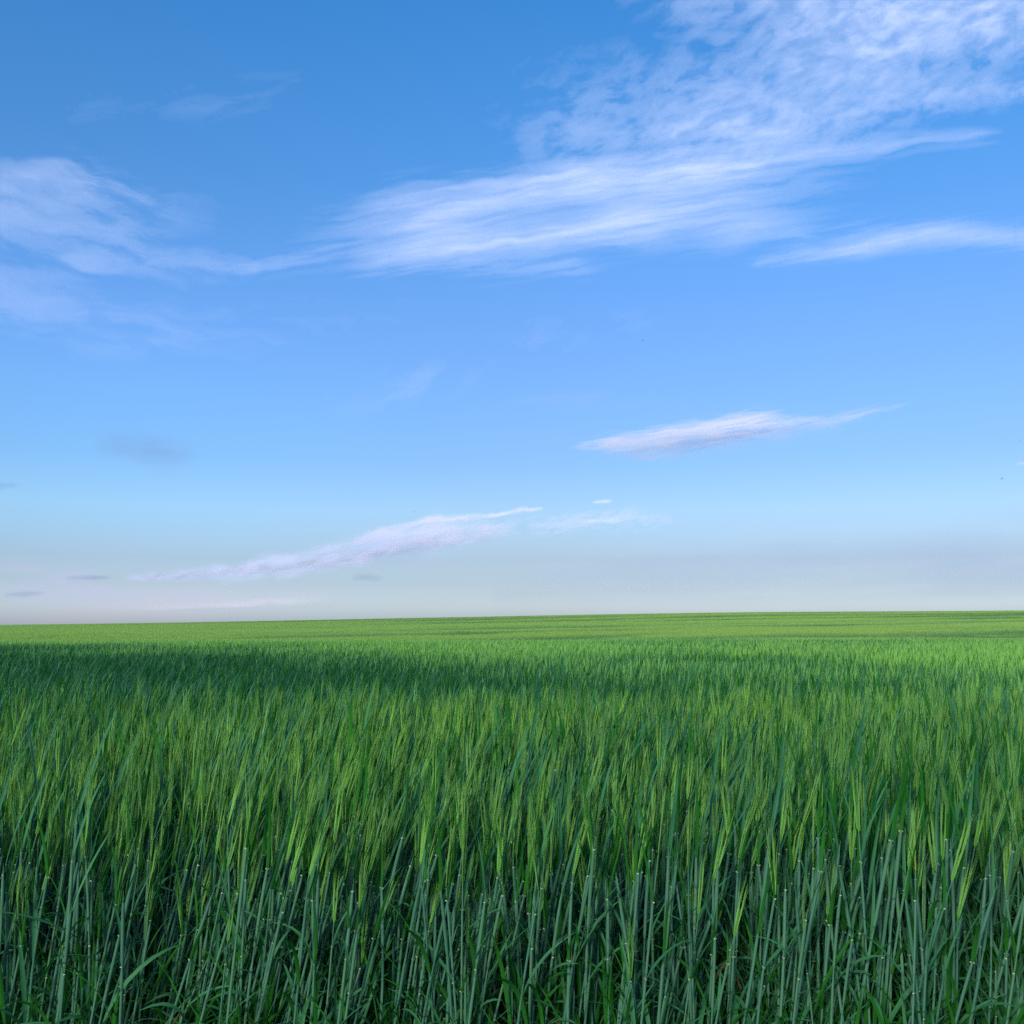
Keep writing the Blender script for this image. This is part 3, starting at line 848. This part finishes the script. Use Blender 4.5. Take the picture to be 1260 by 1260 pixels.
cloud('cloud', 'short dark lilac cloud bar left of the long cloud bank', (60, 698, 160, 724),
      [[(86, 711, 2.4, .6), (108, 710.5, 3.4, .75), (130, 710, 2.2, .5)]], 2000, M_GREYCLOUD, 1.0, (20, 4), 0, 0.3, 0.5, 107, warp=1)
cloud('cloud', 'short dark lilac cloud bar lowest at the left edge', (0, 717, 76, 746),
      [[(12, 732, 3, .55), (30, 731, 3.8, .7), (48, 730, 2.4, .45)]], 1900, M_GREYCLOUD, 1.0, (20, 4), 0, 0.3, 0.5, 109, warp=1)
cloud('cloud', 'little rosy grey cloud puff under the long cloud bank', (420, 694, 490, 730),
      [[(443, 711, 4, .45), (460, 711, 4.5, .5)]], 2000, M_GREYCLOUD, 1.0, (14, 5), 0, 0.4, 0.5, 111, warp=1)
cloud('cloud', 'soft rosy cloud veil low over the left skyline', (0, 668, 420, 782),
      [[(-20, 715, 26, .16), (60, 722, 24, .26), (120, 728, 22, .32), (200, 735, 20, .26), (330, 738, 18, .20), (400, 735, 14, .08)]],
      900, M_ROSE, 2.0, (50, 12), 3, 0.55, 0.55, 121, warp=8)
cloud('cloud', 'grey-blue haze bank lying low along the right skyline', (600, 600, 1260, 782),
      [[(600, 720, 34, .10), (800, 705, 40, .20), (1000, 700, 42, .26), (1150, 696, 44, .30), (1280, 694, 46, .32)]],
      900, M_BANK, 3.0, (200, 16), 2, 0.18, 0.5, 131, warp=4)

# ------------------------------------------------------------------ birds, mere specks
def bird_meshes():
    m, N, L = new_mat('dark_feathers')
    out = N.new('ShaderNodeOutputMaterial'); d = N.new('ShaderNodeBsdfPrincipled'); d.inputs['Base Color'].default_value = (0.03, 0.035, 0.05, 1)
    d.inputs['Roughness'].default_value = 0.8; L.new(d.outputs[0], out.inputs[0])
    b = MB()
    xs = [-0.09, -0.075, -0.04, 0.0, 0.035, 0.05, 0.065, 0.085]; rs = [0.001, 0.010, 0.020, 0.022, 0.016, 0.015, 0.012, 0.001]
    pts = [Vector((0.0, -x, 0.004 * math.sin(x * 20))) for x in xs]
    b.tube(pts, rs, m, 8, 0.85)
    b.ribbon([Vector((0, 0.08, 0)), Vector((0, 0.13, 0.0))], [0.02, 0.045], Vector((1, 0, 0)), m)
    w = []
    for sg in (-1, 1):
        q = MB(); V = []; F = []
        prof = [(0.015, 0.06, 0.01), (0.07, 0.055, 0.035), (0.13, 0.045, 0.03), (0.19, 0.005, 0.0)]
        for k, (x, c, z) in enumerate(prof):
            yb = -0.03 + 0.35 * max(0, x - 0.07)
            for dz in (0.003, -0.003):
                V += [Vector((sg * x, yb, z + dz)), Vector((sg * x, yb + c, z + dz))]
        for k in range(3):
            a = 4 * k
            F += [(a, a + 1, a + 5, a + 4), (a + 2, a + 6, a + 7, a + 3), (a, a + 4, a + 6, a + 2), (a + 1, a + 3, a + 7, a + 5)]
        F += [(0, 2, 3, 1), (12, 13, 15, 14)]
        q.add(V, F, m); w.append(q.mesh('wing'))
    return b.mesh('body'), w
bm_body, bm_wings = bird_meshes()
for (u, v, dist, yaw, roll, lab) in (
        (791, 419, 120, 0.4, 0.2, 'tiny dark bird high in the empty blue above the streak cloud'),
        (510, 630, 130, 1.2, 0.0, 'tiny dark bird just above the sunlit edge of the cloud bank'),
        (480, 315, 130, 0.1, 0.1, 'tiny dark bird left of the long bright cloud in the upper sky'),
        (1233, 589, 115, 2.0, 0.5, 'tiny dark bird near the right edge, lower of the two there'),
        (1255, 543, 125, 0.2, 0.0, 'tiny dark bird near the right edge, higher of the two there')):
    e = bpy.data.objects.new('bird', None); link(e)
    D = direction(np.array(float(u)), np.array(float(v)))
    e.location = (D[0] * dist, D[1] * dist, D[2] * dist + CAM_Z); e.rotation_euler = (0.1, roll, yaw)
    tag(e, lab, 'bird', 'birds in the sky')
    link(bpy.data.objects.new('body', bm_body), e)
    for wg in bm_wings: link(bpy.data.objects.new('wing', wg), e)
